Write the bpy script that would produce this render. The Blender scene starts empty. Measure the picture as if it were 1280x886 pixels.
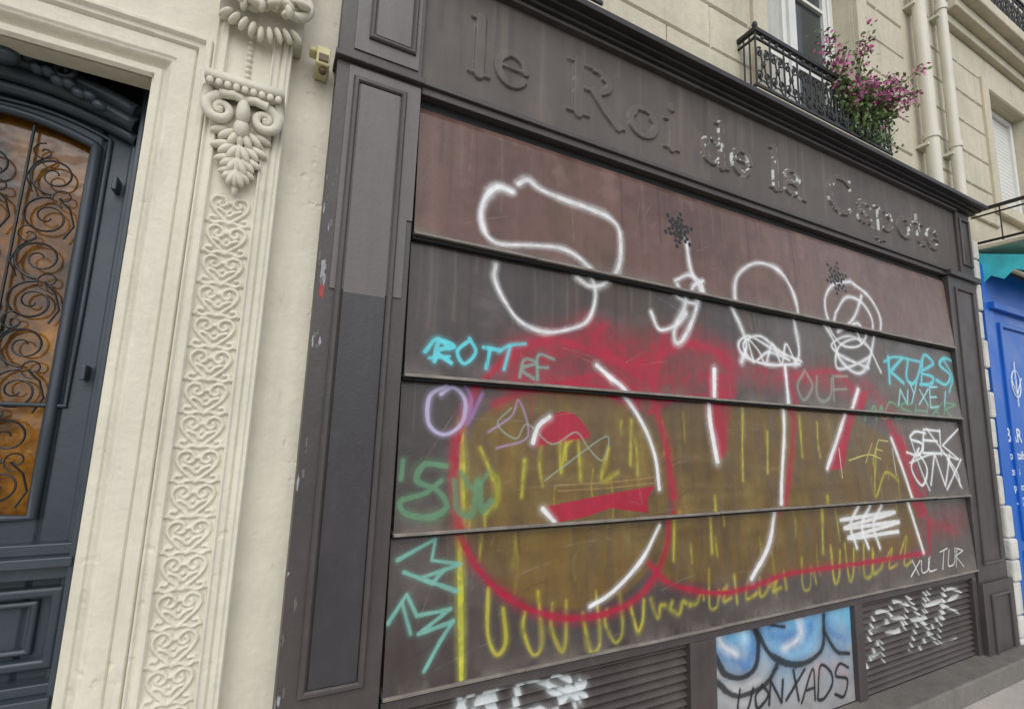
import bpy, math, random
import numpy as np
from mathutils import Matrix, Vector
random.seed(7); rng=np.random.RandomState(7)
scene=bpy.context.scene
# ---------------------------------------------------------------- survey of the facade (metres)
H=1.65; D=1.8; F=600.0
Xc=np.array([1212.,-132.,-F]); Xc/=np.linalg.norm(Xc)
Zc=np.array([143.,4040.,-F]); Zc-=Xc*Zc.dot(Xc); Zc/=np.linalg.norm(Zc)
Yc=np.cross(Zc,Xc)
R=np.array([Xc,Yc,Zc])
def P(px,py,y=0.0):
    """rectify a photo measurement to metres (x,z) on the vertical wall plane at depth y"""
    v=R@np.array([px-640.,-(py-443.),-F]); s=(D+y)/v[1]
    return (v[0]*s, v[2]*s+H)
def S(r,g,b,k=1.1):
    f=lambda c:(c/12.92 if c<=.04045 else ((c+.055)/1.055)**2.4)
    return np.array([f(r/255.)/k,f(g/255.)/k,f(b/255.)/k])
# ---------------------------------------------------------------- noise
TAB=rng.rand(256,256)
def vn(x,z,s,seed=0):
    x=np.asarray(x)/s+seed*17.3; z=np.asarray(z)/s+seed*9.7
    xi=np.floor(x).astype(int); zi=np.floor(z).astype(int)
    fx=x-xi; fz=z-zi; fx=fx*fx*(3-2*fx); fz=fz*fz*(3-2*fz)
    a=TAB[xi%256,zi%256]; b=TAB[(xi+1)%256,zi%256]; c=TAB[xi%256,(zi+1)%256]; d=TAB[(xi+1)%256,(zi+1)%256]
    return (a*(1-fx)+b*fx)*(1-fz)+(c*(1-fx)+d*fx)*fz
def fbm(x,z,s,seed=0,o=4):
    r=0;a=.5;t=0
    for i in range(o):
        r=r+a*vn(x,z,s,seed+i*3); t+=a; a*=.5; s=s*.5
    return r/t
def ss(a,b,x):
    t=np.clip((x-a)/(b-a),0,1); return t*t*(3-2*t)
# ---------------------------------------------------------------- materials
def mat(name,col,rough=.7,var=.15,scale=3.,bump=.15,bscale=80.,attr=False,metal=0.,streak=.0,dirt=0.,dirtcol=(.08,.07,.06),spec=.5,grime=0.):
    m=bpy.data.materials.new(name); m.use_nodes=True; nt=m.node_tree; N=nt.nodes; L=nt.links
    b=N['Principled BSDF']; b.inputs['Metallic'].default_value=metal
    b.inputs['Specular IOR Level'].default_value=spec
    tc=N.new('ShaderNodeTexCoord')
    if attr:
        a=N.new('ShaderNodeAttribute'); a.attribute_name='Col'; cur=a.outputs['Color']
    else:
        rgb=N.new('ShaderNodeRGB'); rgb.outputs[0].default_value=(*col,1); cur=rgb.outputs[0]
    def mul(cur,scale_v,lo,hi,detail=6):
        mp=N.new('ShaderNodeMapping'); mp.inputs['Scale'].default_value=scale_v
        L.new(tc.outputs['Object'],mp.inputs[0])
        n=N.new('ShaderNodeTexNoise'); n.inputs['Scale'].default_value=1; n.inputs['Detail'].default_value=detail
        n.inputs['Roughness'].default_value=.6
        L.new(mp.outputs[0],n.inputs['Vector'])
        r=N.new('ShaderNodeMapRange'); r.inputs[1].default_value=.3; r.inputs[2].default_value=.7
        r.inputs[3].default_value=lo; r.inputs[4].default_value=hi
        L.new(n.outputs[0],r.inputs[0])
        x=N.new('ShaderNodeVectorMath'); x.operation='SCALE'; L.new(cur,x.inputs[0]); L.new(r.outputs[0],x.inputs['Scale'])
        return x.outputs[0],n
    cur,n1=mul(cur,(scale,)*3,1-var,1+var)
    if streak: cur,_=mul(cur,(14,14,.9),1-streak,1+streak*.5)
    if grime: cur,_=mul(cur,(22,22,22),1-grime,1+grime*.6)
    if dirt:
        for sc,lo,hi in (((2.3,2.3,1.1),.46,.75),((30,30,9),.6,.72),((9,9,1.3),.56,.74)):
            mp=N.new('ShaderNodeMapping'); mp.inputs['Scale'].default_value=sc; L.new(tc.outputs['Object'],mp.inputs[0])
            n=N.new('ShaderNodeTexNoise'); n.inputs['Scale'].default_value=1.; n.inputs['Detail'].default_value=9; n.inputs['Roughness'].default_value=.7
            L.new(mp.outputs[0],n.inputs['Vector'])
            r=N.new('ShaderNodeMapRange'); r.inputs[1].default_value=lo; r.inputs[2].default_value=hi; r.inputs[3].default_value=0; r.inputs[4].default_value=dirt
            L.new(n.outputs[0],r.inputs[0])
            mx=N.new('ShaderNodeMix'); mx.data_type='RGBA'; L.new(r.outputs[0],mx.inputs[0]); L.new(cur,mx.inputs[6]); mx.inputs[7].default_value=(*dirtcol,1)
            cur=mx.outputs[2]
    L.new(cur,b.inputs['Base Color'])
    rr=N.new('ShaderNodeMapRange'); rr.inputs[1].default_value=.3; rr.inputs[2].default_value=.7
    rr.inputs[3].default_value=max(rough-.12,.03); rr.inputs[4].default_value=min(rough+.12,1); L.new(n1.outputs[0],rr.inputs[0]); L.new(rr.outputs[0],b.inputs['Roughness'])
    if bump:
        n=N.new('ShaderNodeTexNoise'); n.inputs['Scale'].default_value=bscale; n.inputs['Detail'].default_value=5
        L.new(tc.outputs['Object'],n.inputs['Vector'])
        bp=N.new('ShaderNodeBump'); bp.inputs['Strength'].default_value=bump; bp.inputs['Distance'].default_value=.01
        L.new(n.outputs[0],bp.inputs['Height']); L.new(bp.outputs[0],b.inputs['Normal'])
    return m
M_cream=mat('cream_painted_stone',S(221,215,196),.75,.06,2.5,.3,45,streak=.06,dirt=.34,dirtcol=(.36,.33,.27),grime=.04)
M_ash=mat('limestone_ashlar',S(206,197,174),.85,.12,1.7,.35,60,streak=.07,dirt=.35,dirtcol=(.3,.265,.21),grime=.07)
M_shop=mat('shopfront_grey_paint',S(108,101,99),.5,.1,4,.12,70,streak=.12,dirt=.35,dirtcol=(.085,.075,.07),grime=.06)
M_shopd=mat('shopfront_dark_paint',S(74,67,66),.5,.14,4,.12,70,streak=.14,dirt=.3,dirtcol=(.14,.125,.115),grime=.08)
M_shopl=mat('shopfront_lower_dark_paint',S(58,55,58),.45,.12,4,.12,70,streak=.1,dirt=.25,dirtcol=(.1,.095,.095),grime=.06)
M_black=mat('cornice_black',S(42,38,38),.55,.15,4,.1,60,dirt=.2,dirtcol=(.1,.09,.08))
M_paint=mat('painted_metal',(0,0,0),.42,.1,7,.1,90,attr=True,spec=.45,streak=.1,grime=.08)
M_fas=mat('painted_fascia',(0,0,0),.6,.07,9,.1,120,attr=True,streak=.08)
M_iron=mat('wrought_iron',S(32,32,34),.5,.2,20,.1,150)
M_door=mat('blue_grey_door_paint',S(58,68,76),.42,.1,5,.08,60,dirt=.25,dirtcol=(.03,.035,.04))
M_white=mat('white_window_paint',S(222,222,216),.5,.05,4,.05,60)
M_pipe=mat('cream_pipe_paint',S(220,215,198),.5,.06,5,.08,60,streak=.08,dirt=.2,dirtcol=(.3,.26,.2))
M_glassd=mat('window_glass',S(50,58,62),.08,.1,1,0,1,spec=.6)
M_curt=mat('curtain_cloth',S(190,190,182),.9,.08,6,.2,40,streak=.2)
M_pave=mat('pavement_stone',S(190,183,172),.85,.12,2,.3,90,dirt=.4,dirtcol=(.25,.23,.2),grime=.12)
M_curb=mat('granite_kerb',S(150,146,138),.8,.12,9,.3,120)
M_plinth=mat('plinth_stone',S(120,115,108),.8,.12,6,.3,90,dirt=.5,dirtcol=(.08,.075,.07),grime=.15)
M_road=mat('asphalt',(.05,.05,.052),.85,.2,8,.4,200)
M_blue=mat('blue_shop_paint',S(24,98,190),.4,.1,3,.06,50,dirt=.15,dirtcol=(.01,.06,.2))
M_teal=mat('turquoise_awning',S(70,195,205),.8,.25,6,.15,60)
M_leaf=mat('leaf_green',(.10,.16,.045),.6,.45,12,0,1)
M_flow=mat('magenta_bracts',S(205,112,165),.6,.35,14,0,1)
M_stem=mat('plant_stem',S(90,70,50),.8,.2,9,0,1)
M_terra=mat('planter_green',S(40,52,44),.7,.15,9,.1,60)
M_beige=mat('beige_plastic',S(208,198,150),.5,.08,6,.05,60,dirt=.3,dirtcol=(.25,.2,.12))
M_brown=mat('brown_plastic',S(96,74,48),.5,.1,6,.05,60)
M_txt=mat('pale_blue_lettering',S(215,228,242),.5,.02,6,0,60)
M_dark=mat('gap_shade_black',(.012,.012,.013),.8,.1,3,0,1)
M_rough=mat('whitewashed_stone',S(210,208,200),.85,.12,7,.6,35,dirt=.5,dirtcol=(.3,.27,.22))
M_amber=mat('amber_glass',S(150,92,22),.1,.25,3,.0,1,spec=.5)
nt=M_amber.node_tree; b=nt.nodes['Principled BSDF']
tc=nt.nodes.new('ShaderNodeTexCoord'); n=nt.nodes.new('ShaderNodeTexNoise'); n.inputs['Scale'].default_value=3.4; n.inputs['Detail'].default_value=8; n.inputs['Roughness'].default_value=.68
nt.links.new(tc.outputs['Object'],n.inputs['Vector'])
cr=nt.nodes.new('ShaderNodeValToRGB'); e=cr.color_ramp.elements
e[0].position=.40; e[0].color=(.018,.012,.006,1); e[1].position=.68; e[1].color=(.40,.17,.018,1)
e2=cr.color_ramp.elements.new(.53); e2.color=(.15,.06,.008,1)
nt.links.new(n.outputs[0],cr.inputs[0]); nt.links.new(cr.outputs[0],b.inputs['Base Color'])
n2=nt.nodes.new('ShaderNodeTexNoise'); n2.inputs['Scale'].default_value=9; nt.links.new(tc.outputs['Object'],n2.inputs['Vector'])
bp=nt.nodes.new('ShaderNodeBump'); bp.inputs['Strength'].default_value=.25; bp.inputs['Distance'].default_value=.02
nt.links.new(n2.outputs[0],bp.inputs['Height']); nt.links.new(bp.outputs[0],b.inputs['Normal'])
# ---------------------------------------------------------------- mesh helpers
def empty(name):
    o=bpy.data.objects.new(name,None); scene.collection.objects.link(o); return o
def link(me,name,m,parent,smooth=False):
    me.materials.append(m)
    if smooth: me.polygons.foreach_set('use_smooth',[True]*len(me.polygons))
    o=bpy.data.objects.new(name,me); scene.collection.objects.link(o)
    if parent is not None: o.parent=parent
    return o
class MB:
    def __init__(s): s.v=[]; s.f=[]
    def box(s,x0,x1,y0,y1,z0,z1):
        b=len(s.v)
        s.v+=[(x,y,z) for z in (z0,z1) for y in (y0,y1) for x in (x0,x1)]
        s.f+=[tuple(b+i for i in q) for q in ((0,2,3,1),(4,5,7,6),(0,1,5,4),(2,6,7,3),(0,4,6,2),(1,3,7,5))]
    def block(s,x0,x1,yf,yb,z0,z1,c=.012):
        b=len(s.v)
        for (xa,xb,y,za,zb) in ((x0,x1,yb,z0,z1),(x0,x1,yf+c,z0,z1),(x0+c,x1-c,yf,z0+c,z1-c)):
            s.v+=[(xa,y,za),(xb,y,za),(xb,y,zb),(xa,y,zb)]
        for k in (0,4):
            for i in range(4):
                j=(i+1)%4; s.f.append((b+k+i,b+k+j,b+k+4+j,b+k+4+i))
        s.f.append((b+8,b+9,b+10,b+11))
    def frame(s,x0,x1,z0,z1,w,yf,yb,c=.006):
        b=len(s.v)
        prof=[(0,yb),(0,yf+c),(c,yf),(w-c,yf),(w,yf+c),(w,yb)]
        for d,y in prof: s.v+=[(x0+d,y,z0+d),(x1-d,y,z0+d),(x1-d,y,z1-d),(x0+d,y,z1-d)]
        for k in range(len(prof)-1):
            for i in range(4):
                j=(i+1)%4; s.f.append((b+4*k+i,b+4*k+j,b+4*k+4+j,b+4*k+4+i))
    def tube(s,pts,r,n=6,closed=False):
        pts=[Vector(p) for p in pts]; m=len(pts); b=len(s.v)
        for i,p in enumerate(pts):
            if closed: t=pts[(i+1)%m]-pts[i-1]
            else: t=pts[min(i+1,m-1)]-pts[max(i-1,0)]
            t.normalize(); ref=Vector((0,1,0)) if abs(t.y)<.9 else Vector((0,0,1))
            a=t.cross(ref).normalized(); c=a.cross(t).normalized()
            rr=r[i] if hasattr(r,'__len__') else r
            for k in range(n):
                w=2*math.pi*k/n; s.v.append(tuple(p+a*rr*math.cos(w)+c*rr*math.sin(w)))
        for i in range(m if closed else m-1):
            j=(i+1)%m
            for k in range(n):
                l=(k+1)%n; s.f.append((b+i*n+k,b+i*n+l,b+j*n+l,b+j*n+k))
        if not closed:
            s.f.append(tuple(b+k for k in range(n))); s.f.append(tuple(b+(m-1)*n+k for k in reversed(range(n))))
    def ell(s,c,r,rot=0.,n=12,m=8):
        b=len(s.v); cr,sr=math.cos(rot),math.sin(rot)
        for i in range(m+1):
            th=math.pi*i/m
            for k in range(n):
                ph=2*math.pi*k/n
                x=r[0]*math.sin(th)*math.cos(ph); y=r[1]*math.sin(th)*math.sin(ph); z=r[2]*math.cos(th)
                s.v.append((c[0]+x*cr-z*sr,c[1]+y,c[2]+x*sr+z*cr))
        for i in range(m):
            for k in range(n):
                l=(k+1)%n; s.f.append((b+i*n+k,b+i*n+l,b+(i+1)*n+l,b+(i+1)*n+k))
    def make(s,name,m,parent=None,smooth=False,bevel=0):
        me=bpy.data.meshes.new(name); me.from_pydata(s.v,[],s.f); me.update()
        o=link(me,name,m,parent,smooth)
        if bevel:
            md=o.modifiers.new('bevel','BEVEL'); md.width=bevel; md.segments=2; md.limit_method='ANGLE'
        return o
def spiral(cx,cz,r,turns,a0,sgn,y,n=26,rin=.12):
    out=[]
    for i in range(n):
        t=i/(n-1); rr=r*(1-(1-rin)*t); a=a0+sgn*turns*2*math.pi*t
        out.append((cx+rr*math.cos(a),y,cz+rr*math.sin(a)))
    return out
def cat(pts,k=6):
    p=[np.array(q,float) for q in pts]
    if len(p)<3: return p
    p=[2*p[0]-p[1]]+p+[2*p[-1]-p[-2]]; out=[]
    for i in range(1,len(p)-2):
        for j in range(k):
            t=j/k
            out.append(.5*((2*p[i])+(-p[i-1]+p[i+1])*t+(2*p[i-1]-5*p[i]+4*p[i+1]-p[i+2])*t*t+(-p[i-1]+3*p[i]-3*p[i+1]+p[i+2])*t**3))
    out.append(p[-2]); return out
def sheet(name,xs,zs,Y,C,m,parent,mask=None,smooth=True):
    nx,nz=len(xs),len(zs); X,Z=np.meshgrid(xs,zs)
    co=np.stack([X,Y,Z],-1).reshape(-1,3).astype(np.float32)
    i=np.arange(nx-1)[None,:]; j=np.arange(nz-1)[:,None]; a=j*nx+i
    q=np.stack([a,a+1,a+1+nx,a+nx],-1)
    q=q[mask] if mask is not None else q.reshape(-1,4)
    q=q.reshape(-1,4); nf=len(q)
    me=bpy.data.meshes.new(name); me.vertices.add(len(co)); me.vertices.foreach_set('co',co.ravel())
    me.loops.add(nf*4); me.loops.foreach_set('vertex_index',q.ravel().astype(np.int32))
    me.polygons.add(nf); me.polygons.foreach_set('loop_start',np.arange(0,nf*4,4,dtype=np.int32))
    me.polygons.foreach_set('loop_total',np.full(nf,4,dtype=np.int32))
    me.update(calc_edges=True)
    if C is not None:
        at=me.color_attributes.new('Col','FLOAT_COLOR','POINT')
        cc=np.concatenate([C.reshape(-1,3),np.ones((len(co),1))],1).astype(np.float32)
        at.data.foreach_set('color',cc.ravel())
    return link(me,name,m,parent,smooth)
# ---------------------------------------------------------------- spray paint canvas
class Canvas:
    def __init__(s,xs,zs,base):
        s.xs=xs; s.zs=zs; s.X,s.Z=np.meshgrid(xs,zs); s.C=np.zeros(s.X.shape+(3,))+np.array(base)
    def sub(s,x0,x1,z0,z1):
        a,b=np.searchsorted(s.xs,[x0,x1]); c,d=np.searchsorted(s.zs,[z0,z1])
        if b<=a or d<=c: return None
        return (slice(c,d),slice(a,b))
    def blend(s,sl,a,col):
        s.C[sl]=s.C[sl]*(1-a[...,None])+np.array(col)*a[...,None]
    def dist(s,p,sl):
        X=s.X[sl]; Z=s.Z[sl]; Dm=np.full(X.shape,9.)
        n=len(p)-1
        for i in range(n):
            ax,az=p[i]; bx,bz=p[i+1]; dx,dz=bx-ax,bz-az; L=dx*dx+dz*dz+1e-12
            t=np.clip(((X-ax)*dx+(Z-az)*dz)/L,0,1)
            Dm=np.minimum(Dm,np.sqrt((X-ax-t*dx)**2+(Z-az-t*dz)**2))
        return Dm
    def stroke(s,pts,r,col,op=1.,soft=.35,halo=.25,smooth=True,metres=False,grain=.0,vary=.0):
        p=pts if metres else [P(*q) for q in pts]
        if smooth and len(p)>2: p=cat(p,6)
        p=[tuple(q) for q in p]
        ax=[q[0] for q in p]; az=[q[1] for q in p]; mg=r*(4 if halo else 1.7)
        sl=s.sub(min(ax)-mg,max(ax)+mg,min(az)-mg,max(az)+mg)
        if sl is None: return
        rr=r*(1-vary+2*vary*vn(s.X[sl],s.Z[sl],.11,12)) if vary else r
        d=s.dist(p,sl)/rr
        nz=fbm(s.X[sl],s.Z[sl],.02,3,3)
        a=1-ss(1-soft,1+soft,d+(nz-.5)*.45)
        if grain: a=a*(1-grain*ss(.4,.65,fbm(s.X[sl],s.Z[sl],.035,8,4)))
        if halo: a=np.maximum(a,halo*np.exp(-np.clip(d-1,0,9)**2/1.6)*(.5+nz))
        s.blend(sl,np.clip(a*op,0,1),col)
    def poly(s,pts,col,op=1.,metres=False,noise=.0,smooth=False,edge=0.):
        p=pts if metres else [P(*q) for q in pts]
        if smooth: p=[tuple(q) for q in cat(p+[p[0]],5)]
        ax=[q[0] for q in p]; az=[q[1] for q in p]
        sl=s.sub(min(ax),max(ax),min(az),max(az))
        if sl is None: return
        X=s.X[sl]; Z=s.Z[sl]; ins=np.zeros(X.shape,bool); n=len(p)
        for i in range(n):
            x1,z1=p[i]; x2,z2=p[(i+1)%n]
            if z1==z2: continue
            c=((z1>Z)!=(z2>Z))&(X<(x2-x1)*(Z-z1)/(z2-z1)+x1); ins^=c
        a=ins.astype(float)*op
        if edge: a=a*ss(0,edge,s.dist(p+[p[0]],sl)+edge*.5*(fbm(X*2,Z*.7,.05,25,3)-.5))
        if noise: a=a*(1-noise*ss(.35,.7,fbm(X*3,Z*.6,.12,21,5)))
        s.blend(sl,a,col)
FONT={'A':[[(0,0),(.5,1),(1,0)],[(.2,.4),(.8,.4)]],'B':[[(0,0),(0,1),(.7,.85),(.7,.6),(0,.5),(.9,.3),(.8,.05),(0,0)]],
'C':[[(1,.85),(.5,1),(0,.5),(.4,0),(1,.15)]],'D':[[(0,0),(0,1),(.7,.9),(1,.4),(.6,0),(0,0)]],'E':[[(1,1),(0,1),(0,0),(1,0)],[(0,.5),(.8,.5)]],
'F':[[(1,1),(0,1),(0,0)],[(0,.5),(.8,.5)]],'H':[[(0,0),(0,1)],[(1,0),(1,1)],[(0,.5),(1,.5)]],'I':[[(.5,0),(.5,1)]],
'K':[[(0,0),(0,1)],[(1,1),(0,.45),(1,0)]],'L':[[(0,1),(0,0),(1,0)]],'M':[[(0,0),(.1,1),(.5,.4),(.9,1),(1,0)]],'N':[[(0,0),(0,1),(1,0),(1,1)]],
'O':[[(.5,1),(0,.5),(.5,0),(1,.5),(.5,1)]],'P':[[(0,0),(0,1),(.9,.8),(.8,.5),(0,.45)]],'R':[[(0,0),(0,1),(.9,.8),(0,.5),(1,0)]],
'S':[[(1,.9),(.3,1),(.1,.65),(.9,.4),(.7,0),(0,.1)]],'T':[[(0,1),(1,1)],[(.5,1),(.5,0)]],'U':[[(0,1),(.05,.2),(.5,0),(.95,.2),(1,1)]],
'X':[[(0,0),(1,1)],[(0,1),(1,0)]],'Y':[[(0,1),(.5,.5),(1,1)],[(.5,.5),(.4,0)]],'Z':[[(0,1),(1,1),(0,0),(1,0)]],'8':[[(.5,.5),(0,.8),(.5,1),(1,.8),(.5,.5),(0,.2),(.5,0),(1,.2),(.5,.5)]],'*':[[(0,.3),(1,.7)],[(0,.7),(1,.3)],[(.5,.1),(.5,.9)]]}
def tag(c,text,x0,y0,x1,y1,h0,h1,r,col,op=1.,slant=.15,halo=.15,seed=1,jit=1.,over=1.):
    rd=random.Random(seed); n=len(text)
    for i,ch in enumerate(text):
        if ch not in FONT: continue
        t=i/n; ox=x0+(x1-x0)*t; oy=y0+(y1-y0)*t; w=(x1-x0)/n*.78*over; h=(h0+(h1-h0)*t)*(1+rd.uniform(-.15,.25)*jit); jy=rd.uniform(-.08,.08)*h*jit
        sl=(y1-y0)/(x1-x0); sn=slant+rd.uniform(-.12,.12)*jit
        for path in FONT[ch]:
            pts=[(ox+u*w+v*h*sn+rd.uniform(-.09,.09)*w*jit,oy+jy+u*w*sl-v*h+rd.uniform(-.07,.07)*h*jit) for u,v in path]
            c.stroke(pts,r,col,op,.35,halo,smooth=(ch in 'BCDOSU8' or rd.random()<.4),vary=.25)
WHT=S(232,232,232); CRIM=S(168,26,56); OLV=S(116,90,44); YEL=S(188,178,60); CYAN=S(95,205,215); TEAL=S(115,175,160)
rdd=random.Random(77)
DRIPS=[(rdd.uniform(.45,4.8),rdd.choice([.74,1.26,1.83,2.385,2.93])+0,rdd.uniform(.05,.4),rdd.uniform(.003,.009),rdd.random(),rdd.uniform(.12,.4)) for i in range(260)]
SCR=[(rdd.uniform(.5,4.6),rdd.uniform(.75,2.9),rdd.uniform(.03,.3),rdd.uniform(-.5,.5)+(0 if rdd.random()<.6 else 1.5),rdd.random()) for i in range(170)]
def paint_shutter(c):
    X,Z=c.X,c.Z
    n=fbm(X,Z,.5,1,5); st=fbm(X*6,Z*.5,.3,5,4); n2=fbm(X,Z,.05,9,4); st2=fbm(X*14,Z*.35,.3,15,3)
    top=ss(2.37,2.372,Z)[...,None]
    base=S(74,66,64)*(1-top)+S(108,79,71)*top
    c.C[:]=base*(.74+.52*n[...,None])*(.86+.28*st[...,None])*(.9+.2*n2[...,None])*(.94+.12*st2[...,None])
    full=(slice(None),slice(None))
    c.blend(full,.5*ss(.52,.75,fbm(X,Z*1.6,.28,31,5))*(Z<2.37),S(102,94,90))
    c.blend(full,.45*ss(.55,.72,fbm(X*1.6,Z*.8,.35,33,5))*(Z>1.0),S(88,70,52))
    c.blend(full,.6*ss(.58,.7,fbm(X,Z,.14,37,5))*ss(2.4,2.9,Z),S(126,98,88))
    c.blend(full,.35*ss(.6,.72,fbm(X,Z,.2,47,5))*ss(2.37,2.38,Z),S(70,52,48))
    c.blend(full,.25*ss(1.5,3.8,X),S(132,124,118))  # grey sheen growing to the right, painted into the shutter colour
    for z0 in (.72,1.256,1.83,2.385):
        c.blend(full,.6*np.exp(-np.clip(Z-z0,0,9)/.026)*(Z>z0)*ss(.3,.6,fbm(X,Z,.1,55,4)),S(132,122,110))  # painted highlight along the edge just above each seam
        c.blend(full,.5*np.exp(-np.clip(z0-Z,0,9)/.03)*(Z<z0)*ss(.3,.6,fbm(X,Z,.12,57,4)),S(40,36,35))  # painted shadow fading down below each seam
    for x,z,L,r,k,o in DRIPS:
        c.stroke([(x,z),(x+.004,z-L*.5),(x,z-L)],r,S(40,34,32) if k<.5 else S(120,106,92),o,.9,.3,metres=True)
    # crimson haze
    for pts,r,o in [([(650,450),(700,435),(750,425),(800,440),(860,430),(905,450)],.052,.8),([(735,408),(760,440),(800,455)],.034,.8),
                  ([(905,455),(960,470),(1030,475),(1070,492)],.042,.6),([(640,470),(700,478),(790,480)],.04,.7),([(1080,480),(1110,520),(1130,560)],.035,.6),([(1110,690),(1165,660),(1200,650)],.05,.35),([(800,470),(830,475),(880,470)],.04,.7)]:
        c.stroke(pts,r,S(162,30,52),o,.7,.5,grain=.5)
    e=[(600,515),(640,492),(700,485),(760,492),(800,515),(828,560),(834,620),(828,680),(800,730),(740,762),(680,763),(625,738),(590,690),(575,620),(580,550)]
    u=[(812,515),(850,500),(905,498),(985,502),(1060,512),(1100,535),(1128,560),(1148,620),(1155,685),(1080,703),(985,722),(900,737),(830,733),(812,715),(832,640),(828,560)]
    c.poly(e,OLV,.95,noise=.35,smooth=True,edge=.03); c.poly(u,OLV*.92,.95,noise=.42,edge=.05)
    rd=random.Random(5)
    for i in range(150):
        px=rd.uniform(590,1140); py=rd.uniform(515,640); x,z=P(px,py)
        L=rd.uniform(.08,.3)
        if z-L<.85: L=z-.85
        col=(S(146,122,58),S(84,66,38),S(124,100,48),S(98,80,52))[i%4]
        c.stroke([(x,z),(x+rd.uniform(-.015,.015),z-L)],rd.uniform(.005,.03),col,rd.uniform(.25,.6),.95,.4,metres=True,grain=.5)
    for i in range(90):
        px=rd.uniform(600,1120); py=rd.uniform(505,720); x,z=P(px,py); L=rd.uniform(.1,.5)
        c.stroke([(x,z),(x+L,z+rd.uniform(-.01,.01))],rd.uniform(.004,.016),(S(84,70,50),S(134,114,72))[i%2],rd.uniform(.15,.42),.9,.4,metres=True,grain=.8)
    for i in range(30):
        px=595+i*19+rd.uniform(-14,14); py=rd.choice([530,570,600,650,680,695])+rd.uniform(-18,18)-(px-590)*.03; x,z=P(px,py)
        L=rd.uniform(.04,.24)
        c.stroke([(x,z),(x+rd.uniform(-.012,.012),z-L*.5),(x+rd.uniform(-.006,.006),z-L)],rd.uniform(.0025,.0065),YEL*rd.uniform(.65,1.),rd.uniform(.3,.8),.6,.35,metres=True,grain=.6,vary=.4)
    c.stroke([(577,530),(576,640),(575,760),(574,845)],.011,S(200,200,60),.9,.45,.3,vary=.25,grain=.3)
    c.stroke([(610,735),(608,790),(618,815),(630,800),(628,760)],.008,YEL,.8,.5,.25,vary=.3)
    for k,(a,bq) in enumerate([(655,815),(690,810),(727,812),(757,800),(786,787),(812,770),(838,765),(860,752)]):
        j=rd.uniform(-10,10); c.stroke([(a,755+j),(a+rd.uniform(-3,4),(755+bq)/2),(a+8,bq),(a+15+j*.5,bq-14),(a+17,748-j)],.007,YEL,rd.uniform(.45,.85),.5,.3,vary=.4,grain=.5)
    a=885
    while a<1125:
        y=752-(a-885)*.2; h=rd.uniform(10,42); k=rd.random()
        if k<.5: c.stroke([(a,y-h),(a+rd.uniform(-3,3),y+4),(a+8,y+rd.uniform(-4,6)),(a+11,y-h*rd.uniform(.2,.9))],.007,YEL,rd.uniform(.45,.8),.5,.3,vary=.35,grain=.4)
        elif k<.8: c.stroke([(a,y-h),(a+2,y+rd.uniform(0,10))],.007,YEL,rd.uniform(.45,.8),.5,.3,vary=.35,grain=.4)
        else: c.stroke([(a,y-h*.4),(a+9,y-h),(a+4,y),(a+14,y-4)],.007,YEL,.7,.5,.3,vary=.35,grain=.4)
        a+=rd.uniform(11,24)
    for q in ([(700,545),(700,590),(706,560),(716,548)],[(655,575),(650,620)],[(790,525),(786,580)],[(722,530),(724,600)],[(930,510),(926,600)],[(1000,520),(1002,570)],[(960,540),(958,590)],
              [(1095,560),(1090,620),(1105,590),(1120,600)],[(890,620),(890,690)],[(760,560),(750,600),(770,590)],[(845,640),(842,700)],[(1030,620),(1028,690)],[(600,560),(612,590),(620,620),(605,640)]):
        c.stroke(q,.008,YEL,.75,.5,.3,vary=.35,grain=.4)
    # crimson solid shapes
    c.poly([(668,556),(676,532),(700,515),(722,520),(736,545),(700,548)],CRIM,.95,smooth=True)
    c.poly([(680,632),(720,624),(770,614),(816,606),(806,622),(806,640),(760,634),(728,645),(690,652)],CRIM,.95)
    c.stroke([(735,545),(700,550),(668,556)],.008,CRIM,.9,.5,.3)
    c.poly([(880,468),(908,468),(906,540),(903,572),(892,574),(884,520)],CRIM,.9)
    c.poly([(1066,490),(1084,488),(1064,540),(1052,586),(1033,588),(1046,545)],CRIM,.9)
    c.poly([(1112,540),(1130,545),(1140,600),(1160,640),(1150,650),(1128,600)],CRIM,.75)
    for pts,r,o in [([(640,440),(600,480),(575,540),(566,610),(580,680),(620,735),(680,767),(745,768),(800,742),(832,690),(838,640)],.0135,.97),
        ([(566,540),(564,610),(576,660)],.012,.6),
        ([(800,450),(818,500),(832,560),(838,620)],.020,.9),([(812,480),(830,440),(870,432),(905,450),(912,500),(905,560)],.016,.9),
        ([(812,705),(840,730),(900,740),(950,728),(985,716),(1060,705),(1155,690)],.012,.95),([(978,460),(992,520),(985,590),(975,640)],.017,.8),
        ([(990,470),(1040,465),(1066,488)],.016,.8),([(1108,520),(1140,580),(1158,640),(1160,690)],.013,.85),([(1160,650),(1195,665)],.022,.4),
        ([(640,440),(690,425),(740,440),(800,470)],.020,.9),([(700,480),(760,470),(800,500)],.016,.8),([(755,408),(740,425),(770,450),(815,455),(830,420)],.016,.8),([(620,505),(680,482),(750,486),(800,510)],.015,.75),([(812,515),(850,497),(905,495)],.014,.7)]:
        c.stroke(pts,r,CRIM,o,.45,.35,grain=.15,vary=.3)
    for i in range(34):
        px=rd.uniform(650,1080); x,z=P(px,rd.uniform(440,480)); c.stroke([(x,z),(x,z-rd.uniform(.04,.16))],.003,CRIM,.6,.5,.2,metres=True)
    G=S(150,170,150)
    c.stroke([(640,510),(622,530),(645,548),(660,530),(690,555),(720,540),(735,560),(752,575),(758,545),(700,585),(680,600)],.003,G,.7,.5,.15)
    c.stroke([(610,540),(640,520),(650,500),(660,545),(620,560)],.004,S(180,150,190),.6,.5,.2)
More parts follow.
